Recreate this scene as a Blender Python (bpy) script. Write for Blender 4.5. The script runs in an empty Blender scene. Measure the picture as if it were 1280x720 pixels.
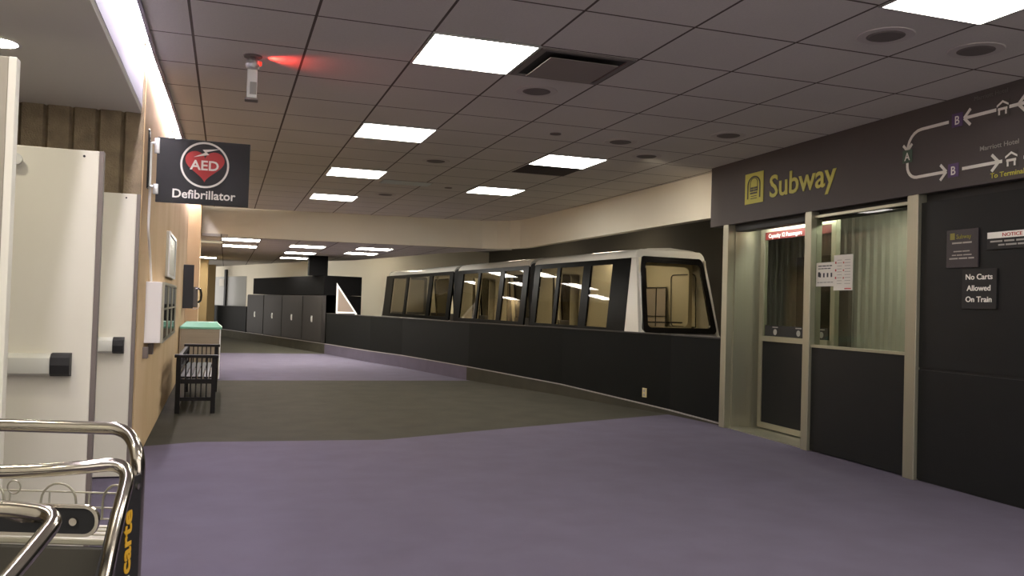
import bpy, bmesh, math, random
from mathutils import Vector, Matrix
random.seed(4)
S = bpy.context.scene
COL = S.collection
PI = math.pi
R = math.radians

# ------------------------------------------------------------ camera, world, exposure
cam_d = bpy.data.cameras.new('camera'); cam = bpy.data.objects.new('camera', cam_d); COL.objects.link(cam)
cam_d.sensor_width = 36; cam_d.lens = 1065.15/1280*36; cam_d.clip_start = .02; cam_d.clip_end = 200
pit, rol, yaw = .0225675, .0301487, .3235287
r0 = Vector((math.cos(yaw), -math.sin(yaw), 0)); f0 = Vector((math.sin(yaw), math.cos(yaw), 0)); z0 = Vector((0, 0, 1))
fw = f0*math.cos(pit) + z0*math.sin(pit); up = z0*math.cos(pit) - f0*math.sin(pit)
rt = r0*math.cos(rol) + up*math.sin(rol); uu = up*math.cos(rol) - r0*math.sin(rol)
cam.matrix_world = Matrix(((rt.x, uu.x, -fw.x, 0), (rt.y, uu.y, -fw.y, 0), (rt.z, uu.z, -fw.z, 1.28), (0, 0, 0, 1)))
S.camera = cam
S.view_settings.view_transform = 'Standard'; S.view_settings.look = 'None'
S.view_settings.gamma = 1; S.view_settings.use_curve_mapping = False
S.view_settings.exposure = 0.0
w = bpy.data.worlds.new('world'); S.world = w; w.use_nodes = True
w.node_tree.nodes['Background'].inputs[0].default_value = (.9, .85, .8, 1)
w.node_tree.nodes['Background'].inputs[1].default_value = 2.4  # interior fill, added through the open end behind the camera
PANEL = 24.5      # light output of the ceiling panels
COVE = 130.0      # tubes in the cove along the left wall
CEIL = 2.98
LOW = 2.43

# ------------------------------------------------------------ materials
def srgb(c):
    return tuple((v/255/12.92 if v/255 <= .04045 else ((v/255+.055)/1.055)**2.4) for v in c) + (1,)
def mat(name, col, rough=.6, metal=0, spec=.5, noise=None, bump=None, emit=None, coat=0):
    m = bpy.data.materials.new(name); m.use_nodes = True
    nt = m.node_tree; b = nt.nodes['Principled BSDF']
    b.inputs['Base Color'].default_value = srgb(col); b.inputs['Roughness'].default_value = rough
    b.inputs['Metallic'].default_value = metal; b.inputs['Specular IOR Level'].default_value = spec
    b.inputs['Coat Weight'].default_value = coat
    if emit:
        b.inputs['Emission Color'].default_value = srgb(emit[0]); b.inputs['Emission Strength'].default_value = emit[1]
    tc = nt.nodes.new('ShaderNodeTexCoord')
    if noise:                                   # (scale xyz, amount, second colour)
        mp = nt.nodes.new('ShaderNodeMapping'); mp.inputs['Scale'].default_value = noise[0]
        n = nt.nodes.new('ShaderNodeTexNoise'); n.inputs['Scale'].default_value = 1; n.inputs['Detail'].default_value = 6
        rp = nt.nodes.new('ShaderNodeValToRGB')
        rp.color_ramp.elements[0].position = .32; rp.color_ramp.elements[1].position = .68
        rp.color_ramp.elements[0].color = srgb(col); rp.color_ramp.elements[1].color = srgb(noise[1])
        nt.links.new(tc.outputs['Object'], mp.inputs['Vector']); nt.links.new(mp.outputs[0], n.inputs['Vector'])
        nt.links.new(n.outputs['Fac'], rp.inputs['Fac']); nt.links.new(rp.outputs['Color'], b.inputs['Base Color'])
    if bump:                                    # (scale, strength, distance)
        n2 = nt.nodes.new('ShaderNodeTexNoise'); n2.inputs['Scale'].default_value = bump[0]; n2.inputs['Detail'].default_value = 4
        bp = nt.nodes.new('ShaderNodeBump'); bp.inputs['Strength'].default_value = bump[1]; bp.inputs['Distance'].default_value = bump[2]
        nt.links.new(tc.outputs['Object'], n2.inputs['Vector']); nt.links.new(n2.outputs['Fac'], bp.inputs['Height'])
        nt.links.new(bp.outputs[0], b.inputs['Normal'])
    return m
def emis(name, col, st):
    m = bpy.data.materials.new(name); m.use_nodes = True; nt = m.node_tree; nt.nodes.clear()
    e = nt.nodes.new('ShaderNodeEmission'); e.inputs[0].default_value = srgb(col); e.inputs[1].default_value = st
    o = nt.nodes.new('ShaderNodeOutputMaterial'); nt.links.new(e.outputs[0], o.inputs[0]); return m
def glass(name, tint, rough=.02, refl=1.0):
    m = bpy.data.materials.new(name); m.use_nodes = True; nt = m.node_tree; nt.nodes.clear()
    t = nt.nodes.new('ShaderNodeBsdfTransparent'); t.inputs[0].default_value = srgb(tint)
    g = nt.nodes.new('ShaderNodeBsdfGlossy'); g.inputs['Roughness'].default_value = rough
    f = nt.nodes.new('ShaderNodeFresnel'); f.inputs[0].default_value = 1.5
    mu = nt.nodes.new('ShaderNodeMath'); mu.operation = 'MULTIPLY'; mu.inputs[1].default_value = refl
    x = nt.nodes.new('ShaderNodeMixShader'); o = nt.nodes.new('ShaderNodeOutputMaterial')
    ge = nt.nodes.new('ShaderNodeNewGeometry'); su = nt.nodes.new('ShaderNodeMath'); su.operation = 'SUBTRACT'; su.inputs[0].default_value = 1
    nt.links.new(ge.outputs['Backfacing'], su.inputs[1]); m2 = nt.nodes.new('ShaderNodeMath'); m2.operation = 'MULTIPLY'
    nt.links.new(f.outputs[0], mu.inputs[0]); nt.links.new(mu.outputs[0], m2.inputs[0]); nt.links.new(su.outputs[0], m2.inputs[1])
    nt.links.new(m2.outputs[0], x.inputs[0])
    nt.links.new(t.outputs[0], x.inputs[1]); nt.links.new(g.outputs[0], x.inputs[2]); nt.links.new(x.outputs[0], o.inputs[0])
    return m
def tile_mat(name, col, line, x0, y0, s, lw):
    """acoustic tiles: grid lines every s metres in object space, light pitting on the tiles"""
    m = mat(name, col, .9, spec=.15); nt = m.node_tree; b = nt.nodes['Principled BSDF']
    tc = nt.nodes.new('ShaderNodeTexCoord'); sp = nt.nodes.new('ShaderNodeSeparateXYZ'); nt.links.new(tc.outputs['Object'], sp.inputs[0])
    def M(op, a, bb=None):
        n = nt.nodes.new('ShaderNodeMath'); n.operation = op
        for i, v in enumerate((a, bb)):
            if v is None: continue
            if isinstance(v, (int, float)): n.inputs[i].default_value = v
            else: nt.links.new(v, n.inputs[i])
        return n.outputs[0]
    ms = []
    for ax, o in ((0, x0), (1, y0)):
        fr = M('FRACT', M('DIVIDE', M('SUBTRACT', sp.outputs[ax], o - s*50 + s*.5), s))
        ms.append(M('LESS_THAN', M('ABSOLUTE', M('SUBTRACT', fr, .5)), lw/s/2))
    k = M('MAXIMUM', ms[0], ms[1])
    n = nt.nodes.new('ShaderNodeTexNoise'); n.inputs['Scale'].default_value = 90; nt.links.new(tc.outputs['Object'], n.inputs['Vector'])
    n3 = nt.nodes.new('ShaderNodeTexNoise'); n3.inputs['Scale'].default_value = .8; nt.links.new(tc.outputs['Object'], n3.inputs['Vector'])
    mx = nt.nodes.new('ShaderNodeMix'); mx.data_type = 'RGBA'
    mx.inputs[6].default_value = srgb(col); mx.inputs[7].default_value = srgb([c*.86 for c in col])
    nt.links.new(M('MULTIPLY', M('ADD', n.outputs['Fac'], n3.outputs['Fac']), .5), mx.inputs[0])
    m2 = nt.nodes.new('ShaderNodeMix'); m2.data_type = 'RGBA'; m2.inputs[7].default_value = srgb(line)
    nt.links.new(mx.outputs[2], m2.inputs[6]); nt.links.new(k, m2.inputs[0]); nt.links.new(m2.outputs[2], b.inputs['Base Color'])
    return m
CARPET_P = mat('purple_carpet', (90, 84, 97), .97, spec=.1, noise=((3, 3, 3), (95, 89, 103)), bump=(260, .6, .004))
CARPET_G = mat('grey_carpet', (62, 60, 51), .97, spec=.1, noise=((3, 3, 3), (68, 65, 56)), bump=(260, .6, .004))
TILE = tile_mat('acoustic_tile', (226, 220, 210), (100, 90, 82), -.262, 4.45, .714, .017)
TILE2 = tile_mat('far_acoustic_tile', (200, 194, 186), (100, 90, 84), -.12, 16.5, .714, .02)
PLASTER = mat('cream_plaster', (240, 234, 216), .85, spec=.2, noise=((.7, .7, .7), (234, 227, 208)))
SOFFIT = mat('soffit_paint', (242, 240, 230), .85, spec=.2, noise=((.8, .8, .8), (238, 236, 225)))
WHITE = mat('white_paint', (236, 234, 228), .5)
COVEW = mat('cove_white', (240, 238, 246), .6)
BEIGEWALL = mat('beige_aggregate_wall', (206, 180, 142), .85, spec=.2, noise=((1.2, 1.2, .6), (190, 162, 122)), bump=(120, .5, .006))
RIBBED = mat('fluted_concrete', (158, 142, 116), .95, spec=.1, noise=((9, 9, 9), (132, 118, 98)), bump=(90, .9, .01))
BLACKW = mat('black_laminate', (16, 17, 16), .65, spec=.12, noise=((2, 2, 2), (14, 15, 14)))
DARKPANEL = mat('charcoal_panel', (23, 24, 25), .45, spec=.22, noise=((2, 2, 5), (21, 22, 23)))
FASCIA = mat('charcoal_fascia', (84, 78, 76), .6, spec=.3)
LOCKER = mat('grey_laminate', (50, 47, 45), .6, spec=.2, noise=((2, 2, 2), (47, 44, 42)))
BLACKBAND = mat('black_band', (5, 5, 5), .3, spec=.04)
DULLBLACK = mat('dull_black', (9, 8, 8), .8, spec=.08)
BLACK = mat('black_gloss', (14, 13, 13), .18, coat=.5)
MATBLACK = mat('matt_black', (20, 19, 19), .6)
RUBBER = mat('black_rubber', (18, 18, 18), .8)
STEEL = mat('brushed_steel', (170, 166, 146), .42, .8, noise=((40, 40, 1.5), (172, 168, 150)))
CHROME = mat('chrome', (182, 175, 164), .16, 1)
ALU = mat('satin_aluminium', (205, 205, 200), .35, .7)
DOORW = mat('painted_steel_door', (226, 222, 206), .38, noise=((1.5, 1.5, 1), (220, 215, 198)))
EDGE = mat('grey_door_edge', (120, 110, 104), .5, .2)
BARM = mat('push_bar_finish', (214, 214, 204), .35, .15)
WOOD = mat('black_stained_wood', (12, 9, 8), .45, spec=.25, noise=((4, 30, 30), (18, 13, 11)))
GREENLID = mat('green_plastic', (112, 172, 140), .4)
BINBODY = mat('bin_steel', (150, 138, 116), .4, .5, noise=((2, 2, 30), (140, 128, 108)))
TRAINW = mat('train_white_paint', (204, 201, 192), .25, coat=.4)
CARBEIGE = mat('car_interior_panel', (206, 198, 174), .6)
CARGREY = mat('car_interior_grey', (120, 115, 104), .6)
SEAT = mat('dark_seat', (34, 30, 28), .6)
YEL = mat('sign_yellow', (200, 192, 70), .5)
DKOLIVE = mat('pictogram_dark', (60, 56, 24), .5)
SIGNW = mat('sign_white', (240, 236, 226), .5)
SIGNGREY = mat('sign_grey', (160, 156, 148), .5)
PURP = mat('map_purple', (92, 70, 112), .5)
GRN = mat('map_green', (70, 92, 74), .5)
RED = mat('sign_red', (176, 44, 40), .5)
DKRED = mat('capacity_red', (104, 24, 18), .5)
PAPER = mat('paper', (226, 222, 212), .7)
INK = mat('ink', (60, 60, 66), .7)
BRASS = mat('ivory_plate', (206, 190, 140), .4)
YTEXT = mat('cart_yellow', (206, 158, 40), .5)
PLINTH = mat('dark_stone_top', (40, 38, 36), .5)
STNW = mat('station_wall_panel', (186, 178, 166), .5, noise=((1, 1, 4), (178, 170, 158)))
STND = mat('station_dark_panel', (92, 84, 76), .5)
TRACKD = mat('track_wall_grey', (78, 73, 63), .85)
OLIVE = mat('tan_column', (158, 134, 92), .8)
G_TRAIN = glass('train_window_glass', (222, 218, 206), .03, .75)
G_STN = glass('station_glass', (225, 228, 220), .02, .5)
G_CAB = glass('cabinet_glass', (90, 90, 88), .05, .6)
L_PANEL = emis('light_diffuser', (255, 250, 242), PANEL)
L_TUBE = emis('cove_tube', (248, 240, 255), COVE)
L_DOWN = emis('downlight_lens', (255, 246, 226), 120)
L_CAR = emis('added_car_light', (255, 244, 228), 16)
L_STN = emis('station_tube', (244, 248, 236), 40)
L_RED = emis('red_lamp', (255, 30, 20), 6)

# ------------------------------------------------------------ mesh helpers
def box(bm, x0, x1, y0, y1, z0, z1, bev=0, fn=None, seg=2):
    vs = [bm.verts.new((x, y, z)) for x in (x0, x1) for y in (y0, y1) for z in (z0, z1)]
    fs = [bm.faces.new([vs[i] for i in q]) for q in ((0, 1, 3, 2), (4, 6, 7, 5), (0, 4, 5, 1), (2, 3, 7, 6), (0, 2, 6, 4), (1, 5, 7, 3))]
    if bev:
        es = list({e for f in fs for e in f.edges})
        bmesh.ops.bevel(bm, geom=es, offset=bev, segments=seg, affect='EDGES', profile=.5)
    elif fn:
        for v in vs: v.co = fn(*v.co)
    return vs
def prism(bm, pts, a, b, axis='z', fn=None):
    """closed outline extruded from a to b along an axis; pts are the two other coordinates in order"""
    def mk(p, h):
        return {'z': (p[0], p[1], h), 'y': (p[0], h, p[1]), 'x': (h, p[0], p[1])}[axis]
    A = [bm.verts.new(mk(p, a)) for p in pts]; B = [bm.verts.new(mk(p, b)) for p in pts]
    n = len(pts)
    bm.faces.new(A); bm.faces.new(B[::-1])
    for i in range(n): bm.faces.new((A[i], B[i], B[(i+1) % n], A[(i+1) % n]))
    if fn:
        for v in A+B: v.co = fn(*v.co)
def rrect(x0, x1, z0, z1, r, n=5):
    out = []
    for cx, cz, a0 in ((x1-r, z1-r, 0), (x0+r, z1-r, 90), (x0+r, z0+r, 180), (x1-r, z0+r, 270)):
        for i in range(n+1):
            a = R(a0+90*i/n); out.append((cx+r*math.cos(a), cz+r*math.sin(a)))
    return out
def ring(bm, outer, inner, y0, y1, fn=None):
    """plate with a hole: two outlines with equal point counts in x-z, thickness y0..y1"""
    L = [[bm.verts.new((p[0], y, p[1])) for p in o] for y in (y0, y1) for o in (outer, inner)]
    n = len(outer)
    for i in range(n):
        j = (i+1) % n
        bm.faces.new((L[0][i], L[0][j], L[1][j], L[1][i])); bm.faces.new((L[2][i], L[3][i], L[3][j], L[2][j]))
        bm.faces.new((L[0][i], L[2][i], L[2][j], L[0][j])); bm.faces.new((L[1][i], L[1][j], L[3][j], L[3][i]))
    if fn:
        for l in L:
            for v in l: v.co = fn(*v.co)
def tube(bm, pts, r, n=10, closed=False):
    pts = [Vector(p) for p in pts]; N = len(pts); rings = []
    prev = None
    for i, p in enumerate(pts):
        a = pts[(i-1) % N] if (closed or i) else p; b = pts[(i+1) % N] if (closed or i < N-1) else p
        t = (b-a).normalized()
        if prev is None:
            u = t.orthogonal().normalized()
        else:
            u = (prev - t*prev.dot(t)).normalized()
        prev = u; v = t.cross(u)
        rings.append([bm.verts.new(p + (u*math.cos(2*PI*k/n) + v*math.sin(2*PI*k/n))*r) for k in range(n)])
    for i in range(N if closed else N-1):
        A, B = rings[i], rings[(i+1) % N]
        for k in range(n): bm.faces.new((A[k], A[(k+1) % n], B[(k+1) % n], B[k]))
    if not closed:
        bm.faces.new(rings[0][::-1]); bm.faces.new(rings[-1])
def fil(pts, r, n=6):
    """round the corners of a polyline"""
    pts = [Vector(p) for p in pts]; out = [pts[0]]
    for i in range(1, len(pts)-1):
        a, p, b = pts[i-1], pts[i], pts[i+1]
        d1 = (a-p); d2 = (b-p); k = min(r, d1.length*.49, d2.length*.49)
        A = p + d1.normalized()*k; B = p + d2.normalized()*k
        for j in range(n+1):
            t = j/n; out.append(A*(1-t)**2 + p*2*t*(1-t) + B*t*t)
    out.append(pts[-1]); return out
def cyl(bm, p0, p1, r, n=16): tube(bm, [p0, p1], r, n)
def disc(bm, cx, cy, z0, z1, r, n=32, r2=None):
    r2 = r if r2 is None else r2
    A = [bm.verts.new((cx+r*math.cos(2*PI*k/n), cy+r*math.sin(2*PI*k/n), z0)) for k in range(n)]
    B = [bm.verts.new((cx+r2*math.cos(2*PI*k/n), cy+r2*math.sin(2*PI*k/n), z1)) for k in range(n)]
    bm.faces.new(A); bm.faces.new(B[::-1])
    for k in range(n): bm.faces.new((A[k], B[k], B[(k+1) % n], A[(k+1) % n]))
def NB(): return bmesh.new()
def obj(name, bm, m, parent=None, loc=(0, 0, 0), rz=0, smooth=False):
    bmesh.ops.recalc_face_normals(bm, faces=bm.faces[:])
    me = bpy.data.meshes.new(name); bm.to_mesh(me); bm.free()
    for mm in (m if isinstance(m, (list, tuple)) else [m]): me.materials.append(mm)
    if smooth:
        me.shade_smooth()
        me.set_sharp_from_angle(angle=R(35))
    o = bpy.data.objects.new(name, me); COL.objects.link(o)
    o.location = loc; o.rotation_euler = (0, 0, rz)
    if parent: o.parent = parent
    return o
def thing(name, label, cat, loc=(0, 0, 0), rz=0, group=None):
    o = bpy.data.objects.new(name, None); COL.objects.link(o); o.empty_display_size = .1
    o.location = loc; o.rotation_euler = (0, 0, rz); o['label'] = label; o['category'] = cat
    if group: o['group'] = group
    return o
def tag(o, label, cat, group=None):
    o['label'] = label; o['category'] = cat
    if group: o['group'] = group
    return o
def struct(name, bm, m, loc=(0, 0, 0), rz=0, smooth=False, label=None):
    o = obj(name, bm, m, None, loc, rz, smooth); o['kind'] = 'structure'
    if label: o['label'] = label
    return o
def sroot(name, loc, rz=0, label=None):
    o = bpy.data.objects.new(name, None); COL.objects.link(o); o.location = loc; o.rotation_euler = (0, 0, rz)
    o['kind'] = 'structure'
    if label: o['label'] = label
    return o
def dup(root, loc, label=None, rz=None, group=None):
    r = root.copy(); COL.objects.link(r); r.location = loc
    if rz is not None: r.rotation_euler = (0, 0, rz)
    if label: r['label'] = label
    if group: r['group'] = group
    for ch in list(root.children):
        c = ch.copy(); COL.objects.link(c); c.parent = r
        for g in list(ch.children):
            d = g.copy(); COL.objects.link(d); d.parent = c
    return r
def text_bm(bm, s, x, z, h, y=0, align='CENTER', bold=.0, sx=1.0, depth=.002, rot=0, shear=0):
    """lettering in the local x-z plane facing -y, cap height about .73*size; added to bm"""
    cu = bpy.data.curves.new('lettering', 'FONT'); cu.body = s; cu.size = h/.73; cu.align_x = align
    cu.offset = bold*h; cu.extrude = depth/2; cu.resolution_u = 3; cu.shear = shear
    ob = bpy.data.objects.new('lettering', cu); COL.objects.link(ob)
    bpy.context.view_layer.update()
    me = bpy.data.meshes.new_from_object(ob.evaluated_get(bpy.context.evaluated_depsgraph_get()))
    bpy.data.objects.remove(ob); bpy.data.curves.remove(cu)
    n0 = len(bm.verts); bm.from_mesh(me); bpy.data.meshes.remove(me); bm.verts.ensure_lookup_table()
    c, sn = math.cos(rot), math.sin(rot)
    for v in bm.verts[n0:]:
        a, b_, d = v.co.x*sx, v.co.y, v.co.z
        v.co = Vector((x + a*c - b_*sn, y - d, z + a*sn + b_*c))

# ============================================================ STRUCTURE
# ---- floor: purple and grey carpet bands
fb = NB()
def poly(pts, mi, z=0):
    f = fb.faces.new([fb.verts.new((p[0], p[1], z)) for p in pts]); f.material_index = mi
XL, XR = -3.0, 9.0
b1 = [(XL, 7.9), (-.6, 7.92), (-.2, 8.08), (1.45, 7.99), (3.0, 8.62), (5.3, 9.5), (XR, 9.6)]
b2 = [(XL, 14.1), (XR, 14.1)]; b3 = [(XL, 21.15), (XR, 21.4)]
poly([(XL, -3.6), (XR, -3.6)] + b1[::-1], 0); poly(b1 + b2[::-1], 1); poly(b2 + b3[::-1], 0); poly(b3 + [(XR, 40), (XL, 40)], 1)
fl = struct('floor', fb, [CARPET_P, CARPET_G])
bm = NB(); box(bm, XL, XR, -3.6, 40, -.12, -.005); struct('floor', bm, PLINTH)

# ---- main tiled ceiling
bm = NB(); 
pts = [(-.545, -3.6), (5.24, -3.6), (5.36, 8.4), (5.6, 8.5), (5.5, 16.2), (-.49, 16.75), (-.49, 9.6), (-.51, 7.7), (-.53, 6.5)]
prism(bm, pts, CEIL, CEIL+.03); struct('ceiling', bm, TILE)
# metal edge trim of the cove
bm = NB()
for a, b in zip([(-.545, -3.6), (-.53, 6.5), (-.51, 7.7), (-.49, 9.6)], [(-.53, 6.5), (-.51, 7.7), (-.49, 9.6), (-.49, 16.75)]):
    prism(bm, [(a[0]-.012, a[1]), (a[0]+.012, a[1]), (b[0]+.012, b[1]), (b[0]-.012, b[1])], CEIL-.02, CEIL+.18)
struct('trim_1', bm, mat('cove_trim', (120, 112, 124), .4, .6))
# cove lid
bm = NB(); box(bm, -.9, -.4, -3.6, 16.8, CEIL+.18, CEIL+.22); struct('ceiling', bm, COVEW)
# ---- alcove soffit on the left, lower than the main ceiling
bm = NB(); box(bm, -2.6, -.635, -3.6, 6.80, 2.62, 2.66); struct('ceiling', bm, SOFFIT)
bm = NB(); box(bm, -.66, -.63, -3.6, 6.765, 2.66, CEIL+.18); struct('wall_soffit', bm, COVEW)
# ---- low ceiling beyond the bulkhead
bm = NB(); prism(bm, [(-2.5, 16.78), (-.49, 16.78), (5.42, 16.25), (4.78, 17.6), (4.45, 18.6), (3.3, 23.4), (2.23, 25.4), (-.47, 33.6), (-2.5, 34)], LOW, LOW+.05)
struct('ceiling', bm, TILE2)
# ---- bulkhead between the ceilings
def wallstrip(bm, pts, z0, z1, th, side=1):
    """vertical strip following plan points, thickened away from the viewer"""
    P = [Vector(p) for p in pts]; O = []
    for i, p in enumerate(P):
        a = P[max(i-1, 0)]; b = P[min(i+1, len(P)-1)]; d = (b-a).normalized(); O.append(p + Vector((d.y, -d.x))*th*side)
    prism(bm, [tuple(p) for p in P] + [tuple(p) for p in O[::-1]], z0, z1)
bend = [(-.75, 16.82), (.5, 16.68), (3.2, 16.38), (4.5, 16.25)] + [(4.5+.92*math.sin(a), 15.33+.92*math.cos(a)) for a in [R(k) for k in (18, 36, 54, 72, 90)]] + [(5.47, 11.8), (5.52, 8.55)]
bm = NB(); wallstrip(bm, bend, LOW, CEIL+.03, .12, -1)
struct('wall_bulkhead', bm, PLASTER, smooth=False)

# ---- left wall: fluted concrete return, then a plain aggregate wall lit by the cove
bm = NB(); xs = []; x = -2.6
prof = []
while x < -.66:
    prof += [(x, 6.80), (x+.018, 6.765), (x+.15, 6.765), (x+.165, 6.80)]; x += .168
prof = [p for p in prof if p[0] < -.70] + [(-.62, 6.79), (-.62, 7.0), (-2.6, 7.0)]
prism(bm, prof, 0, CEIL+.2); struct('wall_left', bm, RIBBED)
bm = NB(); lw = [(-.612, 6.83), (-.65, 12), (-.685, 16.3)]
wallstrip(bm, lw, 0, CEIL+.18, .3, -1); struct('wall_left', bm, BEIGEWALL)
bm = NB(); box(bm, -2.64, -2.58, -3.6, 6.8, 0, 2.62); struct('wall_alcove', bm, RIBBED)
bm = NB(); box(bm, -1.62, -1.54, -3.6, 1.2, 0, 2.62); struct('wall_alcove', bm, SOFFIT)
# pilaster at the bulkhead, bright from the last cove tube
bm = NB(); box(bm, -1.0, -.47, 16.32, 16.75, 0, CEIL+.15); struct('wall_left', bm, BEIGEWALL)
bm = NB(); wallstrip(bm, [(-.62, 16.75), (-.74, 22), (-.76, 26.5)], 0, LOW, .3, -1); struct('wall_left', bm, OLIVE)
bm = NB(); box(bm, -1.2, -.52, 26.5, 27.1, 0, LOW); struct('wall_left', bm, OLIVE)
bm = NB(); box(bm, -.80, -.36, 31.0, 31.5, 0, LOW); struct('wall_left', bm, mat('brown_column', (120, 100, 64), .8))
# ---- back wall of the far area with a dado, continuing behind the train
back = [(-1.2, 34.9), (2.25, 25.4), (4.4, 25.5), (8.2, 26.0)]
bm = NB(); wallstrip(bm, back[:2], 0, LOW+.6, .15, -1); struct('wall_far', bm, PLASTER)
bm = NB(); wallstrip(bm, back[1:], 0, 3.2, .15, -1); struct('wall_far', bm, PLASTER)
bm = NB(); wallstrip(bm, [(7.9, 26.2), (7.9, 9.2)], 0, 3.2, .15, -1); struct('wall_track', bm, TRACKD)
bm = NB(); wallstrip(bm, [(8.0, 9.80), (6.60, 9.62)], 0, 3.2, .1, 1); struct('wall_track', bm, TRACKD)
bm = NB(); prism(bm, [(5.55, 8.9), (8, 8.9), (8.2, 26.2), (2.3, 25.6), (3.3, 23.5), (4.45, 18.7), (5.5, 16.3)], 3.0, 3.06); struct('ceiling', bm, TRACKD)

# ---- low black wall in front of the track with a carpeted kerb at its foot
HW = [(5.42, 8.47), (5.29, 9.5), (4.74, 11.75), (3.99, 14.23), (3.39, 17.08), (2.97, 18.5), (2.34, 21.35)]
def offs(P, k):
    P = [Vector(p) for p in P]; o = []
    for i, p in enumerate(P):
        a = P[max(i-1, 0)]; b = P[min(i+1, len(P)-1)]; d = (b-a).normalized(); o.append(p + Vector((d.y, -d.x))*k)
    return o
bm = NB(); wallstrip(bm, [tuple(p) for p in offs(HW, .025)], 0, .985, .1); struct('wall_partition', bm, BLACKW)
bm = NB(); wallstrip(bm, [tuple(p) for p in offs(HW, .015)], .985, 1.0, .125); struct('trim_2', bm, PLINTH)
far = [(2.34, 21.35), (1.55, 24.4), (.65, 27.9), (.2, 29.6), (-.45, 31.9)]
bm = NB(); wallstrip(bm, [tuple(p) for p in offs([(.6, 28.3)] + far[3:], .03)], 0, 1.03, .1); struct('wall_partition', bm, BLACKW)
def kerb(name, P, hs, th, m, z_off=0, capm=None):
    bm = NB(); A = offs(P, 0); B = offs(P, th)
    rows = [[bm.verts.new((a.x, a.y, 0)), bm.verts.new((a.x, a.y, h)), bm.verts.new((b.x, b.y, h)), bm.verts.new((b.x, b.y, 0))] for a, b, h in zip(A, B, hs)]
    for i in range(len(rows)-1):
        for k in range(4): bm.faces.new((rows[i][k], rows[i][(k+1) % 4], rows[i+1][(k+1) % 4], rows[i+1][k]))
    bm.faces.new(rows[0]); bm.faces.new(rows[-1][::-1])
    return struct(name, bm, m)
hs = [.01, .05, .155, .225, .235, .235, .235]
kerb('baseboard_right', HW[:4], hs[:4], .03, CARPET_G)
kerb('baseboard_right', HW[3:], hs[3:], .03, CARPET_P)
kerb('baseboard_far', far, [.235]*5, .03, CARPET_G)
bm = NB()   # pale strip along the top of the kerb
full = HW + far[1:]; hh = hs + [.235]*4
A = offs(full, -.006); B = offs(full, .026)
rows = [[bm.verts.new((a.x, a.y, h)), bm.verts.new((a.x, a.y, h+.012)), bm.verts.new((b.x, b.y, h+.012)), bm.verts.new((b.x, b.y, h))] for a, b, h in zip(A, B, hh)]
for i in range(len(rows)-1):
    for k in range(4): bm.faces.new((rows[i][k], rows[i][(k+1) % 4], rows[i+1][(k+1) % 4], rows[i+1][k]))
struct('trim_3', bm, mat('kerb_strip', (140, 134, 130), .6))

# ---- far windows in the back wall above the dado
d = (Vector(back[1]) - Vector(back[0])); L = d.length; rzb = math.atan2(d.y, d.x)
wn = sroot('window_1', (back[0][0], back[0][1], 0), rzb)
bm = NB()
for a in (1.95, 3.54): box(bm, a-.08, a+.08, -.06, .0, 1.0, 2.3)
box(bm, 1.3, 5.6, -.05, 0, .96, 1.04)
obj('window_frame', bm, MATBLACK, wn)
bm = NB(); box(bm, 1.2, 5.4, -.012, -.002, 1.04, 2.05)
obj('pane', bm, mat('frosted_pane', (150, 150, 144), .3), wn)

# ---- behind the camera: end left open so world light works as added fill

# ---- subway wall (local frame: x to the right seen from the hall, y into the wall)
SW = (5.38, 8.43, 0); SR = math.atan2(-.99933, -.0367)
bm = NB(); box(bm, -.30, 12.1, -.03, .12, 2.285, CEIL+.02); struct('trim_4', bm, FASCIA, SW, SR)
bm = NB(); box(bm, 0.0, 12.1, .05, .2, 2.21, 2.285); box(bm, -.05, 12.1, .12, .2, 2.285, 3.0); struct('trim_5', bm, MATBLACK, SW, SR)
bm = NB()
for k, (a, b_) in enumerate(((3.0, 5.4), (5.42, 7.8), (7.82, 10.2), (10.22, 12.1))):
    box(bm, a, b_, .0, .08, .01, .88); box(bm, a, b_, .0, .08, .9, 2.215)
struct('wall_right', bm, DARKPANEL, SW, SR)
bm = NB(); box(bm, 3.0, 12.1, .012, .09, 0, 2.21); struct('wall_right', bm, MATBLACK, SW, SR)
for i, (a, b_) in enumerate(((0, .11), (1.52, 1.62), (2.88, 3.0))):
    bm = NB(); box(bm, a, b_, -.035, .09, 0, 2.285, .004); struct('trim_%d' % (6+i), bm, STEEL, SW, SR)
# side of the doorway recess, sill, header
bm = NB(); box(bm, .105, .13, .05, .43, 0, 2.285); struct('wall_doorway', bm, STEEL, SW, SR)
bm = NB(); box(bm, .0, 1.56, .0, .42, 0, .012); struct('trim_9', bm, STEEL, SW, SR)
bm = NB(); box(bm, .0, 1.6, .12, .43, 2.29, 2.33); struct('ceiling', bm, SOFFIT, SW, SR)
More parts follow.
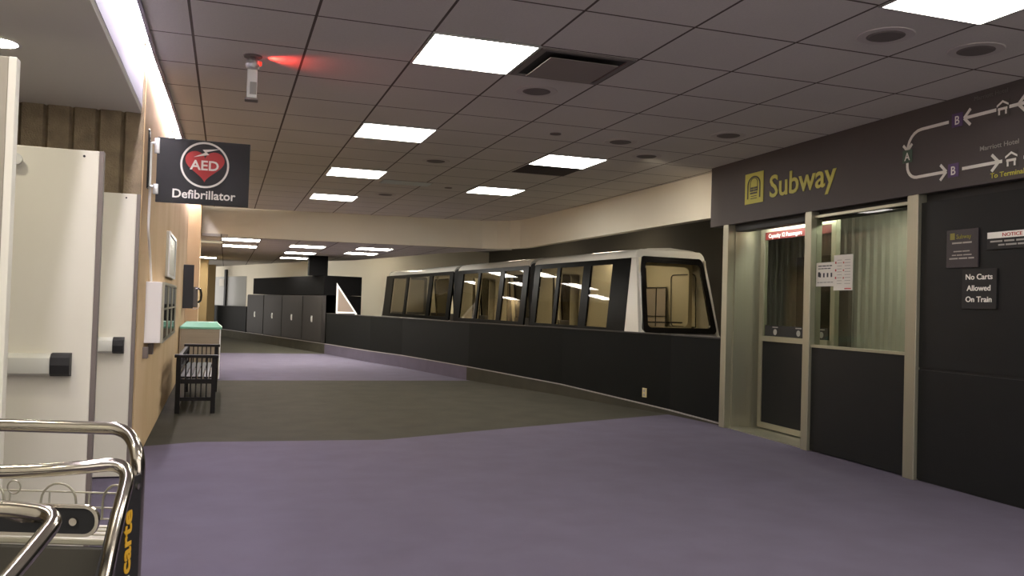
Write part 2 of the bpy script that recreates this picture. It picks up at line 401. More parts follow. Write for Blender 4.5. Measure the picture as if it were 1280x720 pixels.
# door with glass upper half
dr = sroot('door_1', SW, SR)
bm = NB(); y0, y1 = .33, .38
box(bm, .20, .27, y0, y1, .03, 2.26); box(bm, 1.44, 1.51, y0, y1, .03, 2.26)
box(bm, .27, 1.44, y0, y1, 2.2, 2.26); box(bm, .27, 1.44, y0, y1, .03, .09); box(bm, .27, 1.44, y0-.02, y1, .99, 1.045)
obj('door_frame', bm, STEEL, dr)
bm = NB(); box(bm, .27, 1.44, y0+.01, y1-.01, .09, .99); obj('kick_panel', bm, DARKPANEL, dr)
bm = NB(); box(bm, .27, 1.44, y0+.02, y1-.02, 1.045, 2.2); obj('pane', bm, G_STN, dr)
bm = NB(); box(bm, .30, 1.40, y0+.012, y0+.019, 1.05, 1.165); st = obj('warning_strip', bm, MATBLACK, dr)
bm = NB()
for cx in (.50, .92, 1.3):
    prism(bm, [(cx+.032*math.cos(t*PI/8), 1.095+.032*math.sin(t*PI/8)) for t in range(16)], y0+.008, y0+.0125, 'y')
    box(bm, cx-.05, cx+.05, y0+.008, y0+.0125, 1.142, 1.153)
obj('warning_symbol', bm, SIGNGREY, st)
bm = NB(); box(bm, .28, 1.43, y0+.008, y0+.019, 2.115, 2.2); cp = obj('capacity_sign', bm, DKRED, dr)
bm = NB(); text_bm(bm, 'Capacity 12 Passengers', .34, 2.135, .045, y0+.006, 'LEFT', .012, 1.05); obj('lettering', bm, SIGNW, cp)
# window with a charcoal panel below it
wd = sroot('window_2', SW, SR)
bm = NB(); box(bm, 1.62, 2.88, .0, .06, .01, .985); obj('lower_panel', bm, DARKPANEL, wd)
bm = NB(); box(bm, 1.62, 2.88, -.015, .06, .985, 1.01); box(bm, 1.62, 2.88, .0, .06, 2.22, 2.245); obj('window_frame', bm, STEEL, wd)
bm = NB(); box(bm, 1.62, 2.88, .025, .033, 1.01, 2.22); obj('pane', bm, G_STN, wd)
# room behind the glass: ribbed pale wall, darker bay, ceiling
bm = NB(); x = -1.14; pr = []
while x < 4.5:
    pr += [(x, 1.24), (x+.02, 1.21), (x+.08, 1.21), (x+.10, 1.24)]; x += .12
pr += [(4.6, 1.24), (4.6, 1.4), (-1.14, 1.4)]
prism(bm, pr, 0, 2.6); struct('wall_station', bm, STNW, SW, SR)
bm = NB(); box(bm, -.25, .70, 1.12, 1.17, 0, 1.98); struct('wall_station', bm, STND, SW, SR)
bm = NB(); prism(bm, [(.02, .43), (.10, .43), (-1.10, 1.24), (-1.18, 1.24)], 0, 2.6); struct('wall_station', bm, TRACKD, SW, SR)
bm = NB(); box(bm, .02, .10, .05, .43, 0, 3.0); struct('wall_doorway', bm, TRACKD, SW, SR)
bm = NB(); prism(bm, [(.0, .43), (4.6, .43), (4.6, 1.4), (-1.18, 1.4), (-1.18, 1.25)], 2.44, 2.48); struct('ceiling', bm, SOFFIT, SW, SR)
bm = NB(); box(bm, 1.5, 4.6, .12, .43, 2.44, 2.48); struct('ceiling', bm, SOFFIT, SW, SR)
bm = NB(); box(bm, 4.2, 4.3, .1, 1.24, 0, 2.44); struct('wall_station', bm, STND, SW, SR)

# ============================================================ LAMPS
def make_light(label, group):
    t = thing('ceiling_light', label, 'ceiling light', (0, 0, 0), 0, group)
    s = .714
    bm = NB(); 
    for a in ((0, .014, 0, s), (s-.014, s, 0, s), (.014, s-.014, 0, .014), (.014, s-.014, s-.014, s)): box(bm, a[0], a[1], a[2], a[3], -.012, -.001)
    obj('light_frame', bm, ALU, t)
    bm = NB(); box(bm, .014, s-.014, .014, s-.014, -.007, -.003); obj('diffuser', bm, L_PANEL, t)
    return t
GR = 'square light panels in the main ceiling'
L0 = make_light('square ceiling light panel beside the air vent, nearest of the left row', GR)
L0.location = (1.167, 5.16, CEIL)
for x, y, l in ((1.167, 8.02, 'second square ceiling light panel of the left row, beyond the one beside the vent'),
                (1.2, 10.86, 'third square ceiling light panel of the left row, beside the small louvred grille'),
                (1.24, 13.66, 'farthest square ceiling light panel of the left row, just before the cream bulkhead'),
                (3.31, 8.73, 'square ceiling light panel with a dark empty tile along its far edge'),
                (3.33, 11.55, 'square ceiling light panel behind the one with the dark tile, in the right row'),
                (3.31, 3.03, 'square ceiling light panel cut by the top edge of the photo at upper right'),
                ):
    dup(L0, (x, y, CEIL), l)
for x, y in ((1.167, 2.3), (1.167, -.55), (3.31, .2), (3.31, -2.6), (1.167, -2.7)):
    dup(L0, (x, y, CEIL), 'square ceiling light panel behind the camera')
L_FAR = emis('far_light_diffuser', (255, 250, 240), PANEL*1.7); FARM = None
lows = [(-.12, 16.9, 'square far ceiling light under the bulkhead near the left wall, upper of a pair'),
        (-.11, 19.0, 'square far ceiling light near the left wall, lower of a pair'),
        (1.23, 18.0, 'first of three stacked far ceiling lights above the black column'),
        (1.29, 20.6, 'middle of three stacked far ceiling lights above the black column'),
        (1.34, 23.2, 'lowest and farthest of three stacked far ceiling lights above the black column'),
        (2.59, 17.7, 'nearer of two far ceiling lights left of the train end'),
        (2.59, 19.6, 'farther of two far ceiling lights left of the train end'),
        (-1.0, 25.2, 'farthest ceiling light, small glow beside the left wall')]
for x, y, l in lows:
    q = dup(L0, (x, y, LOW), l, group='square light panels in the low far ceiling')
    for c in q.children:
        if c.name.startswith('diffuser'):
            if FARM is None:
                FARM = c.data.copy(); FARM.materials.clear(); FARM.materials.append(L_FAR)
            c.data = FARM
dull = dup(L0, (-.80, 17.95, LOW), 'dim square ceiling light at far left, tucked behind the bright wall end', group='square light panels in the low far ceiling')
for c in dull.children:
    if c.name.startswith('diffuser'):
        c.data = c.data.copy(); c.data.materials.clear(); c.data.materials.append(emis('dim_diffuser', (255, 236, 200), .5))
# cove tubes
bm = NB(); 
tb = thing('fluorescent_tube_fixture', 'white fluorescent cove tube above the left wall, nearest the camera', 'light fixture', (-.585, 0, CEIL+.10), 0, 'fluorescent tubes in the cove')
cyl(bm, (0, 0, 0), (0, 1.2, 0), .016, 12); obj('tube', bm, L_TUBE, tb)
bm = NB(); box(bm, -.03, .03, -.02, 1.22, .03, .07); box(bm, -.018, .018, -.02, 0, -.02, .03); box(bm, -.018, .018, 1.2, 1.22, -.02, .03); obj('housing', bm, WHITE, tb)
cy = [2.7+1.25*i for i in range(11)]
tb.location.y = cy[0]
for i, y in enumerate(cy[1:]):
    x = -.585 + (.0 if y < 8 else -.0)
    dup(tb, (x, y, CEIL+.10), 'white fluorescent tube in the slot beside the tiled ceiling, above the %s' %
        ('near door', 'open doors', 'white middle door', 'defibrillator sign', 'white wall cabinet', 'wall cabinet far end', 'steel plate', 'wooden bench', 'bench far end', 'green topped bin')[i])
dup(tb, (-.585, 1.45, CEIL+.10), 'white fluorescent cove tube behind the camera')
dup(tb, (-.585, .2, CEIL+.10), 'white fluorescent cove tube behind the camera')
# downlight
dl = thing('recessed_downlight', 'round white recessed downlight in the lower ceiling over the open doors', 'downlight', (-1.21, 5.19, 2.62))
bm = NB(); n = 32
ra = [(.105, -.001), (.12, -.006), (.10, -.008), (.095, -.001)]
rr = [[bm.verts.new((q*math.cos(2*PI*k/n), q*math.sin(2*PI*k/n), z)) for k in range(n)] for q, z in ra]
for i in range(4):
    for k in range(n): bm.faces.new((rr[i][k], rr[i][(k+1) % n], rr[(i+1) % 4][(k+1) % n], rr[(i+1) % 4][k]))
obj('trim_ring', bm, WHITE, dl)
bm = NB(); disc(bm, 0, 0, -.004, -.0015, .095); obj('lens', bm, L_DOWN, dl)
for yy in (3.75, 2.2, .4):  # extra downlights added out of view to brighten the open doors
    dup(dl, (-1.21, yy, 2.62), 'added unseen recessed downlight of the lower ceiling beside the camera', group='added downlights out of view')
# subway doorway tube and station panel
t = thing('fluorescent_fixture', 'thin fluorescent light under the header of the subway doorway', 'light fixture', SW, SR)
bm = NB(); box(bm, .25, 1.45, .155, .235, 2.265, 2.288); obj('housing', bm, WHITE, t)
bm = NB(); box(bm, .27, 1.43, .165, .225, 2.258, 2.264); obj('tube', bm, emis('doorway_tube', (244, 248, 236), 75), t)
t = thing('fluorescent_fixture', 'ceiling light inside the station seen through the top of the window', 'light fixture', SW, SR)
bm = NB(); box(bm, 1.35, 2.55, .55, .72, 2.405, 2.439); obj('housing', bm, WHITE, t)
bm = NB(); box(bm, 1.37, 2.53, .57, .70, 2.397, 2.404); obj('tube', bm, L_STN, t)

tk = thing('added_track_light', 'unseen fluorescent batten added over the track behind the bulkhead', 'light fixture', (6.9, 10.2, 3.0), 0, 'added battens over the track')  # added out of sight to light the train roof and back wall
bm = NB(); box(bm, -.07, .07, 0, 1.3, -.05, -.001); obj('housing', bm, WHITE, tk)
bm = NB(); box(bm, -.05, .05, .02, 1.28, -.07, -.051); obj('tube', bm, emis('added_track_tube', (255, 240, 214), 34), tk)
for x, y in ((6.9, 14.6), (6.6, 19.0), (4.6, 23.6)): dup(tk, (x, y, 3.0))
# ============================================================ THE TRAIN
TR = (5.55+.63*.9954, 10.85+.63*.0956, 0); TRZ = math.atan2(.0956, .9954)
train = thing('people_mover_train', 'short white three car train with black framed windows behind the low black wall', 'train', TR, TRZ)
def half(z):                    # half width of the body at a height
    if z <= .95: return .70
    return .70 - .10*(z-.95)/1.10
SEC = [(.70, .22), (.70, .95), (.605, 2.04), (.575, 2.11), (.50, 2.165), (.38, 2.195), (0, 2.22)]
def section(k=0):
    s = [(x-k if x > 0 else 0, z-(k if z > 1 else 0)) for x, z in SEC]
    return s + [(-x, z) for x, z in s[-2::-1]]
def car(t0, t1, panes, front=False, back=False):
    zw0, zw1 = 1.0, 2.06
    rake = lambda z: -.28*(1.7-z)/1.1*(.5) if z > .9 else -.10
    def yf(z, y):
        if front and y == t0: return y + (.27*(z-.95)/1.1 if z > .95 else 0)
        if back and y == t1: return y - (.27*(z-.95)/1.1 if z > .95 else 0)
        return y
    bm = NB()
    # roof and skirt shells
    sec = section(); inn = section(.04); n = len(sec)
    def loft(idx):
        rows = []
        for y in (t0, t1):
            o = [bm.verts.new((sec[i][0], yf(sec[i][1], y), sec[i][1])) for i in idx]
            q = [bm.verts.new((inn[i][0], yf(sec[i][1], y)+(.02 if y == t0 else -.02), inn[i][1])) for i in idx]
            rows.append((o, q))
        m = len(idx)
        for k in range(m-1):
            bm.faces.new((rows[0][0][k], rows[0][0][k+1], rows[1][0][k+1], rows[1][0][k]))
            bm.faces.new((rows[0][1][k], rows[1][1][k], rows[1][1][k+1], rows[0][1][k+1]))
            for r in (0, 1): bm.faces.new((rows[r][0][k], rows[r][1][k], rows[r][1][k+1], rows[r][0][k+1]))
        for k in (0, m-1): bm.faces.new((rows[0][0][k], rows[0][1][k], rows[1][1][k], rows[1][0][k]))
    loft(list(range(2, n-2))); loft([0, 1]); loft([n-2, n-1])
    box(bm, -.68, .68, t0+.03, t1-.03, .2, .27)
    # white corner posts
    for s in (-1, 1):
        for fl, a, b in ((front, t0, t0+.40), (back, t1-.12, t1)):
            if fl:
                def fn(x, y, z, s=s, a=a, b=b):
                    e = t0 if front and a == t0 else t1
                    sh = (.27 if e == t0 else -.27)*(max(z-.95, 0)/1.1)
                    return (s*(half(z)-(.05 if x else 0)), y+sh, z)
                for zz0, zz1 in ((.9, 1.5), (1.5, 2.06)): box(bm, 0, 1, a, b, zz0, zz1, 0, fn)
    body = obj('car_body', bm, TRAINW, train, smooth=True)
    # black window band on both sides
    for s in (-1, 1):
        bm = NB(); pn = panes[1:] if (front and s == 1) else panes
        edges = [t0+(.395 if front else .02)] + [v for p in pn for v in p] + [t1-(.12 if back else .02)]
        for k in range(0, len(edges), 2):
            a, b = edges[k], edges[k+1]
            def fn(x, y, z, s=s):
                sh = 0
                if front and y == edges[0]: sh = .27*(max(z-.95, 0)/1.1)
                if back and y == edges[-1]: sh = -.27*(max(z-.95, 0)/1.1)
                return (s*(half(z)+(.006 if x else -.03)), y+sh, z)
            box(bm, 0, 1, a, b, .94, 2.05, 0, fn)
        def fn2(x, y, z, s=s): return (s*(half(z)+(.006 if x else -.03)), y, z)
        for a, b in pn:
            box(bm, 0, 1, a, b, .94, 1.02, 0, fn2); box(bm, 0, 1, a, b, 1.97, 2.05, 0, fn2)
        obj('window_surround', bm, BLACKBAND, body)
    for s in (-1, 1):
        for a, b in (panes[1:] if (front and s == 1) else panes):
            bm = NB()
            def fn3(x, y, z, s=s): return (s*(half(z)-(.012 if x else .004)), y, z)
            box(bm, 0, 1, a, b, 1.0, 1.98, 0, fn3); obj('side_window', bm, G_TRAIN, body)
    # interior
    bm = NB()
    for s in (-1, 1):
        box(bm, s*.64, s*.66, t0+.1, t1-.1, .27, .96)
        pn = panes[1:] if (front and s == 1) else panes
        for a, b in zip([t0+.2]+[p[1] for p in pn], [p[0] for p in pn]+[t1-.2]):
            def fn4(x, y, z, s=s): return (s*(half(z)-(.05 if x else .035)), y, z)
            if b > a: box(bm, 0, 1, a+.01, b-.01, .96, 2.05, 0, fn4)
    box(bm, -.5, .5, t0+.3, t1-.3, 2.10, 2.12)
    obj('interior_panel', bm, CARBEIGE, body)
    for k, yy in enumerate((t0+.06, t1-.06)):                      # end walls with a doorway opening
        if (front and k == 0) or (back and k == 1): continue
        bm = NB(); ring(bm, rrect(-.56, .56, .28, 2.12, .08), rrect(-.28, .28, .32, 1.92, .06), yy-.02, yy+.02)
        obj('end_wall', bm, CARBEIGE, body)
    for yy in (panes[0][0]+.1, panes[1][0]+.35, panes[-1][1]-.15):
        bm = NB(); cyl(bm, (-.28, yy, .27), (-.28, yy, 2.1), .014, 10); obj('grab_pole', bm, CHROME, body)
    bm = NB(); box(bm, .38, .62, t0+.5, t1-.5, .6, .68, .02); box(bm, .56, .62, t0+.5, t1-.5, .68, 1.06, .02)
    obj('bench_seat', bm, SEAT, body)
    bm = NB(); box(bm, -.06, .06, t0+.6, t1-.6, 2.085, 2.098); obj('added_interior_strip', bm, L_CAR, body)  # unseen strip added to brighten the inside of the car
    return body
c1 = car(-.1, 3.52, [(.80, 1.46), (1.70, 2.50), (2.62, 3.28)], front=True)
c2 = car(3.74, 7.46, [(3.98, 4.86), (5.06, 6.10), (6.22, 7.10)])
c3 = car(7.72, 13.35, [(7.98, 9.16), (9.42, 11.1), (11.3, 12.55)], back=True)
# bellows between cars
for a, b in ((3.5, 3.76), (7.44, 7.74)):
    bm = NB(); n = 5
    for i in range(n):
        y = a+(b-a)*i/n; ring(bm, rrect(-.60, .60, .3, 2.1, .1), rrect(-.42, .42, .35, 1.98, .1), y, y+(b-a)/n*.55)
    ring(bm, rrect(-.56, .56, .32, 2.06, .1), rrect(-.42, .42, .35, 1.98, .1), a, b)
    obj('bellows', bm, RUBBER, train)
# nose and tail: white shell, black windscreen frame, glass
def nose(y, sgn, body, two=False):
    def fn(x, yy, z):
        k = half(z)/.70 if z > .95 else 1
        arch = -.05*(x/.7)**2 if z > 2.05 else (-.03*(x/.7)**2 if z > 1.95 else 0)
        return (x*k, y + sgn*(yy + (.27*(max(z, .95)-.95)/1.1)), z+arch)
    bm = NB(); ring(bm, rrect(-.70, .70, .22, 2.215, .09, 6), rrect(-.625, .625, .985, 2.10, .05, 6), -.012, .04, fn)
    obj('nose_shell', bm, TRAINW, body, smooth=True)
    bm = NB(); ring(bm, rrect(-.635, .635, .975, 2.11, .07, 6), rrect(-.555, .545, 1.055, 2.0, .06, 6), -.03, .01, fn)
    obj('windscreen_frame', bm, BLACK, body, smooth=True)
    bm = NB(); prism(bm, rrect(-.56, .56, 1.05, 2.01, .05, 6), .0, .006, 'y', fn)
    obj('windscreen', bm, G_TRAIN, body)
nose(-.1, 1, c1); nose(13.35, -1, c3)
# inner bulkhead with a smaller inner window seen through the windscreen
bm = NB()
ring(bm, rrect(-.57, .57, .9, 2.06, .05), rrect(-.50, .50, 1.06, 1.96, .08), .42, .45); obj('inner_frame', bm, CARBEIGE, c1)
bm = NB(); box(bm, -.56, .50, 1.72, 1.76, .3, 2.06); obj('partition', bm, CARBEIGE, c1)
bm = NB(); box(bm, .555, .57, 1.10, 1.70, .4, 1.66); obj('partition_door', bm, mat('partition_door_grey', (168, 158, 150), .5), c1)
bm = NB()
for q in ((1.08, 1.715, 1.655, 1.675), (1.08, 1.715, 1.20, 1.21), (1.08, 1.095, .4, 1.655), (1.36, 1.375, .4, 1.655)): box(bm, .545, .555, q[0], q[1], q[2], q[3])
obj('door_trim', bm, MATBLACK, c1)
bm = NB(); tube(bm, fil([(.585, .34, 1.06), (.585, .98, 1.06), (.562, .98, 1.86), (.562, .34, 1.86), (.585, .34, 1.06)], .08), .008, 8)
obj('panel_outline', bm, MATBLACK, c1)
bm = NB(); tube(bm, fil([(-.50, .55, 1.12), (.50, .55, 1.12), (.52, .9, 1.12)], .04), .011, 8); obj('grab_rail', bm, MATBLACK, c1)
bm = NB()
for y in (.6, 2.9, 4.3, 6.9, 8.4, 12.6):
    for s in (-1, 1): cyl(bm, (s*.5, y, .16), (s*.34, y, .16), .16, 20)
obj('wheel_set', bm, RUBBER, train, smooth=True)

# ============================================================ FAR AREA OBJECTS
# grey panels with small handles on the kerb
dv = Vector((.65-2.30, 28.1-21.55)); Lk = dv.length; rzk = math.atan2(-dv.y, -dv.x)      # local x runs from far to near
org = Vector((.65, 28.1)); cuts = [0.05, 1.82, 3.56, 5.29, Lk]
lab = ('leftmost and farthest of the four grey wall cabinets', 'second grey cabinet from the left in the far row of four', 'third grey cabinet from the left in the far row of four', 'rightmost grey cabinet of the far row, next to the low black wall')
ux = -dv.normalized()
for i in range(4):
    p = org + ux*cuts[i]
    t = thing('grey_cabinet', lab[i], 'cabinet', (p.x, p.y, .25), rzk, 'four grey cabinets on the far kerb')
    wd_ = cuts[i+1]-cuts[i]-.025
    bm = NB(); box(bm, 0, wd_, .0, .08, 0, 1.18); obj('cabinet_body', bm, LOCKER, t)
    bm = NB(); box(bm, .02, wd_-.02, -.02, -.001, .03, 1.16, .004); dd = obj('cabinet_door', bm, LOCKER, t)
    bm = NB(); box(bm, wd_*.5-.05, wd_*.5+.05, -.026, -.021, .50, .66); box(bm, wd_*.5-.02, wd_*.5+.02, -.045, -.026, .53, .63, .006); obj('latch', bm, ALU, dd)
bm = NB(); prism(bm, [(.6, 0), (Lk, 0), (Lk, 1.0), (.6, .5)], 1.445, 1.93)
tag(obj('display_housing', bm, DULLBLACK, None, (org.x, org.y, 0), rzk), 'long black box standing on top of the four grey cabinets', 'housing')
bm = NB(); prism(bm, [(.6, .35), (Lk, .35), (Lk, 1.0), (.6, .5)], 0, 1.44); struct('wall_partition', bm, DULLBLACK, (org.x, org.y, 0), rzk)
bm = NB(); box(bm, 0, .46, 0, .4, 1.93, LOW-.001); tag(obj('black_column', bm, DULLBLACK, None, (1.96, 21.9, 0), 0), 'square black duct column rising from the long black box to the ceiling', 'column')
# white triangular stair rail
t = thing('triangular_guard', 'white triangular frame with brown infill beside the grey cabinets', 'guard', (2.62, 21.6, 0), R(-8))
bm = NB(); P3 = [(0, 1.0), (.0, 1.76), (.52, 1.0)]; q3 = [(.04, 1.04), (.04, 1.64), (.45, 1.04)]
ring(bm, P3, q3, -.02, .02); obj('frame', bm, WHITE, t)
bm = NB(); prism(bm, q3, -.004, .004, 'y'); obj('infill_panel', bm, mat('brown_panel', (128, 112, 100), .6), t)
bm = NB(); box(bm, 0, .05, -.03, .03, 0, 1.0); box(bm, .47, .52, -.03, .03, 0, 1.0); obj('post', bm, WHITE, t)
# small white notice on far window
bm = NB(); box(bm, 2.9, 3.35, -.03, -.014, 1.72, 1.98); tag(obj('paper_notice', bm, PAPER, None, (back[0][0], back[0][1], 0), rzb), 'small pale notice on the far window left of its dark mullion', 'notice')
# outlet on the black wall
p = Vector((5.12, 10.2)); dd = (Vector(HW[1])-Vector(HW[2])).normalized(); rzh = math.atan2(dd.y, dd.x)
def onhw(px_t):   # point on the wall face between HW[1] and HW[2]
    return Vector(HW[1])*(1-px_t)+Vector(HW[2])*px_t
p = onhw(.20)
t = thing('wall_outlet', 'small ivory power outlet low on the black wall', 'outlet', (p.x+.02, p.y+.003, .165), rzh)
bm = NB(); box(bm, -.038, .038, -.014, -.001, 0, .118, .003); obj('cover_plate', bm, BRASS, t)
bm = NB(); box(bm, -.018, .018, -.019, -.0145, .016, .05, .003); box(bm, -.018, .018, -.019, -.0145, .066, .10, .003); obj('socket', bm, SIGNGREY, t)

# ============================================================ LEFT SIDE
# ---- steel doors standing open across the alcove
def door(name, y, xr, lab, bar=None, leaf=None, edge=None, w_=.9, top=2.0, off=0):
    d = sroot(name, (xr, y, 0), 0, lab)
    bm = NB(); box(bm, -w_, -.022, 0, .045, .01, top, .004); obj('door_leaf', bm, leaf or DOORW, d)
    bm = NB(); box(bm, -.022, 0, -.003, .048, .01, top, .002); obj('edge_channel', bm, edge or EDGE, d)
    bm = NB()
    for zz in (top-.03, ): prism(bm, [(-.09+.006*math.cos(a*PI/5), zz+.006*math.sin(a*PI/5)) for a in range(10)], -.004, 0, 'y')
    obj('screw_head', bm, MATBLACK, d)
    x1, x2 = bar
    pr = [(0, .875), (-.035, .878), (-.06, .89), (-.066, .93), (-.06, .965), (-.035, .982), (0, .985)]
    bm = NB(); prism(bm, pr, -w_+.03, x1, 'x'); b = obj('push_bar', bm, BARM, d, smooth=True)
    pr2 = [(0, .872), (-.04, .875), (-.066, .888), (-.072, .93), (-.066, .967), (-.04, .985), (0, .988)]
    bm = NB(); prism(bm, pr2, x1, x2, 'x'); obj('end_cap', bm, MATBLACK, b)
    return d
door('door_2', 4.71, -.605, 'white steel door standing open, broad face filling the left side', (-.195, -.108))
door('door_3', 6.56, -.60, 'narrow visible white steel door behind the larger one', (-.135, -.065))
door('door_4', 2.95, -.632, 'nearest steel door at the left edge of the photo', (-.25, -.16), mat('shaded_door', (150, 143, 126), .45), DOORW, w_=.8)  # leaf colour darkened to carry the shade of its turned-away face
# hinge side posts carrying the doors
for i, y in enumerate((4.71, 6.56, 2.95)):
    bm = NB(); box(bm, -1.6, -1.505 if i < 2 else -1.466, y-.04, y+.09, 0, 2.62); struct('trim_%d' % (10+i), bm, EDGE)
# hook on near door edge
bm = NB(); tube(bm, fil([(-.645, 4.705, 1.90), (-.645, 4.66, 1.90), (-.645, 4.64, 1.94)], .02), .008, 8)
cyl(bm, (-.98, 4.708, 1.93), (-.98, 4.66, 1.93), .022); cyl(bm, (-.98, 4.66, 1.93), (-.98, 4.645, 1.93), .03)
bm.free()
bm = NB(); cyl(bm, (-.985, 4.709, 1.925), (-.985, 4.672, 1.925), .016); cyl(bm, (-.985, 4.672, 1.925), (-.985, 4.65, 1.925), .028)
tag(obj('door_bumper', bm, ALU, None, smooth=True), 'small round metal bumper near the top left of the large white door', 'door bumper')

# ---- defibrillator sign
t = thing('aed_sign', 'black projecting defibrillator sign with a red heart in a white ring', 'sign', (-.55, 7.2, 2.02))
bm = NB(); box(bm, 0, .695, -.012, .012, 0, .51, .003); obj('sign_panel', bm, MATBLACK, t)
cx, cz = .355, .315
def circ(r, n=48): return [(cx+r*math.cos(2*PI*k/n), cz+r*math.sin(2*PI*k/n)) for k in range(n)]
bm = NB(); ring(bm, circ(.183), circ(.168), -.017, -.0125)
obj('ring', bm, SIGNW, t)
bm = NB(); hp = []
for k in range(60):
    a = 2*PI*k/60; hx = 16*math.sin(a)**3; hz = 13*math.cos(a)-5*math.cos(2*a)-2*math.cos(3*a)-math.cos(4*a)
    hp.append((cx+hx*.0092, cz+.005+hz*.0085))
prism(bm, hp, -.016, -.0125, 'y'); obj('heart', bm, RED, t)
bm = NB(); text_bm(bm, 'AED', cx, cz-.04, .078, -.019, 'CENTER', .03, 1.05)
obj('lettering', bm, SIGNW, t)
bm = NB(); prism(bm, [(cx+.115, cz+.135), (cx-.02, cz+.12), (cx+.0, cz+.098), (cx-.085, cz+.058), (cx+.03, cz+.083), (cx+.008, cz+.103)], -.021, -.0165, 'y'); obj('lightning_bolt', bm, SIGNW, t)
bm = NB(); text_bm(bm, 'Defibrillator', .355, .045, .07, -.014, 'CENTER', .025, 1.0); obj('lettering', bm, SIGNW, t)
bm = NB(); box(bm, -.02, .02, -.02, .02, .38, .50, .004); box(bm, -.02, .02, -.02, .02, .06, .14, .004)
tube(bm, fil([(-.02, 0, .46), (-.045, 0, .46), (-.045, 0, .12), (-.02, 0, .12)], .02), .01, 8); obj('bracket', bm, ALU, t, smooth=True)
bm = NB(); box(bm, -.078, -.05, -.05, .05, .10, .56, .012); obj('wall_plate', bm, BLACK, t)
# ---- ceiling beacon with a red light
t = thing('emergency_beacon', 'white ceiling mounted beacon with faceted lens casting a red glow', 'beacon', (.12, 6.2, CEIL))
bm = NB(); disc(bm, 0, 0, -.012, -.001, .06, 24, .065); obj('base_plate', bm, EDGE, t)
bm = NB(); bmesh.ops.create_icosphere(bm, subdivisions=2, radius=.05, matrix=Matrix.Translation((0, 0, -.062))); obj('faceted_lens', bm, ALU, t)
bm = NB(); box(bm, -.034, .034, -.03, .03, -.30, -.10, .008); obj('housing', bm, WHITE, t)
bm = NB(); box(bm, -.014, .030, -.036, -.0305, -.275, -.19); obj('sensor_window', bm, SIGNGREY, t)
bm = NB(); box(bm, -.045, .045, -.04, .04, -.318, -.302, .004); obj('bottom_cap', bm, EDGE, t)
bm = NB(); cyl(bm, (.045, 0, -.05), (.058, 0, -.05), .014); obj('red_lens', bm, L_RED, t)
ld = bpy.data.lights.new('red_beacon_light', 'SPOT'); ld.energy = 12.0; ld.color = (1, .04, .03); ld.spot_size = R(100); ld.spot_blend = .9; ld.shadow_soft_size = .02
lo = bpy.data.objects.new('red_beacon_light', ld); COL.objects.link(lo); lo.location = (.20, 6.2, CEIL-.045)
lo.rotation_euler = Vector((1, .1, .12)).to_track_quat('-Z', 'Y').to_euler()

# ---- conduit and wall cabinet
LZ = R(90)
bm = NB(); tube(bm, fil([(-.595, 7.25, 2.15), (-.60, 7.28, 1.80), (-.60, 7.55, 1.62), (-.60, 7.75, 1.41)], .06), .010, 8)
tag(obj('conduit', bm, WHITE, None, smooth=True), 'thin pale conduit running down the wall into the white cabinet', 'conduit')
t = thing('wall_cabinet', 'white sided wall cabinet with a dark glazed front hanging beyond the doors', 'cabinet', (-.625, 7.5, .90), R(90.7))
bm = NB(); box(bm, 0, 2.3, -.13, 0, 0, .5, .006); obj('cabinet_body', bm, WHITE, t)
bm = NB(); box(bm, .04, 2.26, -.142, -.131, .03, .47); ff = obj('glazed_front', bm, G_CAB, t)
bm = NB(); box(bm, .02, 2.28, -.1315, -.1302, .02, .48); obj('dark_backing', bm, MATBLACK, t)
bm = NB(); box(bm, 0, 2.3, -.15, -.131, .475, .5); box(bm, 0, 2.3, -.15, -.131, .27, .285); box(bm, 0, 2.3, -.15, -.131, 0, .02)
for a in (0, .75, 1.5, 2.28): box(bm, a, a+.02, -.15, -.131, .02, .475)
obj('front_rail', bm, STEEL, t)
for y in (7.4, 7.95):
    bm = NB(); box(bm, 0, .1, -.04, 0, 0, .09, .004); tag(obj('junction_box', bm, EDGE, None, (-.617-.004*(y-7), y, .78), R(90)), 'small grey junction box under the white wall cabinet, %s one' % ('nearer' if y < 7.5 else 'farther'), 'junction box')
# steel framed plate
t = thing('wall_plate', 'tall brushed steel framed plate on the beige wall above the cabinet end', 'wall plate', (-.642, 10.0, 1.5), R(90.5))
bm = NB(); box(bm, 0, 1.5, -.03, 0, 0, .5, .004); obj('plate', bm, STEEL, t)
bm = NB(); box(bm, 0, 1.5, -.045, -.031, .47, .5); box(bm, 0, 1.5, -.045, -.031, 0, .03); box(bm, 0, .03, -.045, -.031, .03, .47); box(bm, 1.47, 1.5, -.045, -.031, .03, .47); obj('plate_frame', bm, ALU, t)

# ---- bench
t = thing('wooden_bench', 'black wooden slatted bench against the beige wall', 'bench', (-.49, 10.05, 0))
Wb, Lb, Hb = .42, 2.35, .65
for y in (0, Lb-.05):
    for x in (0, Wb-.05):
        bm = NB(); box(bm, x, x+.05, y, y+.05, 0, Hb-.035, .004); obj('leg', bm, WOOD, t)
for y in (0, Lb-.05):
    bm = NB(); box(bm, -.02, Wb+.02, y-.01, y+.06, Hb-.035, Hb, .006)
    ar = obj('armrest', bm, WOOD, t)
    bm = NB(); box(bm, .05, Wb-.05, y+.01, y+.04, .33, .38); box(bm, .05, Wb-.05, y+.01, y+.04, .14, .18); obj('side_rail', bm, WOOD, ar)
    for k in range(5):
        x = .10+k*.055
        bm = NB(); box(bm, x-.007, x+.007, y+.018, y+.032, .18, .33); box(bm, x-.007, x+.007, y+.018, y+.032, .38, Hb-.035); obj('side_slat', bm, WOOD, ar)
bm = NB()
for k in range(6):
    x = .04+k*.062; box(bm, x, x+.05, .05, Lb-.05, .385, .405)
obj('seat', bm, WOOD, t)
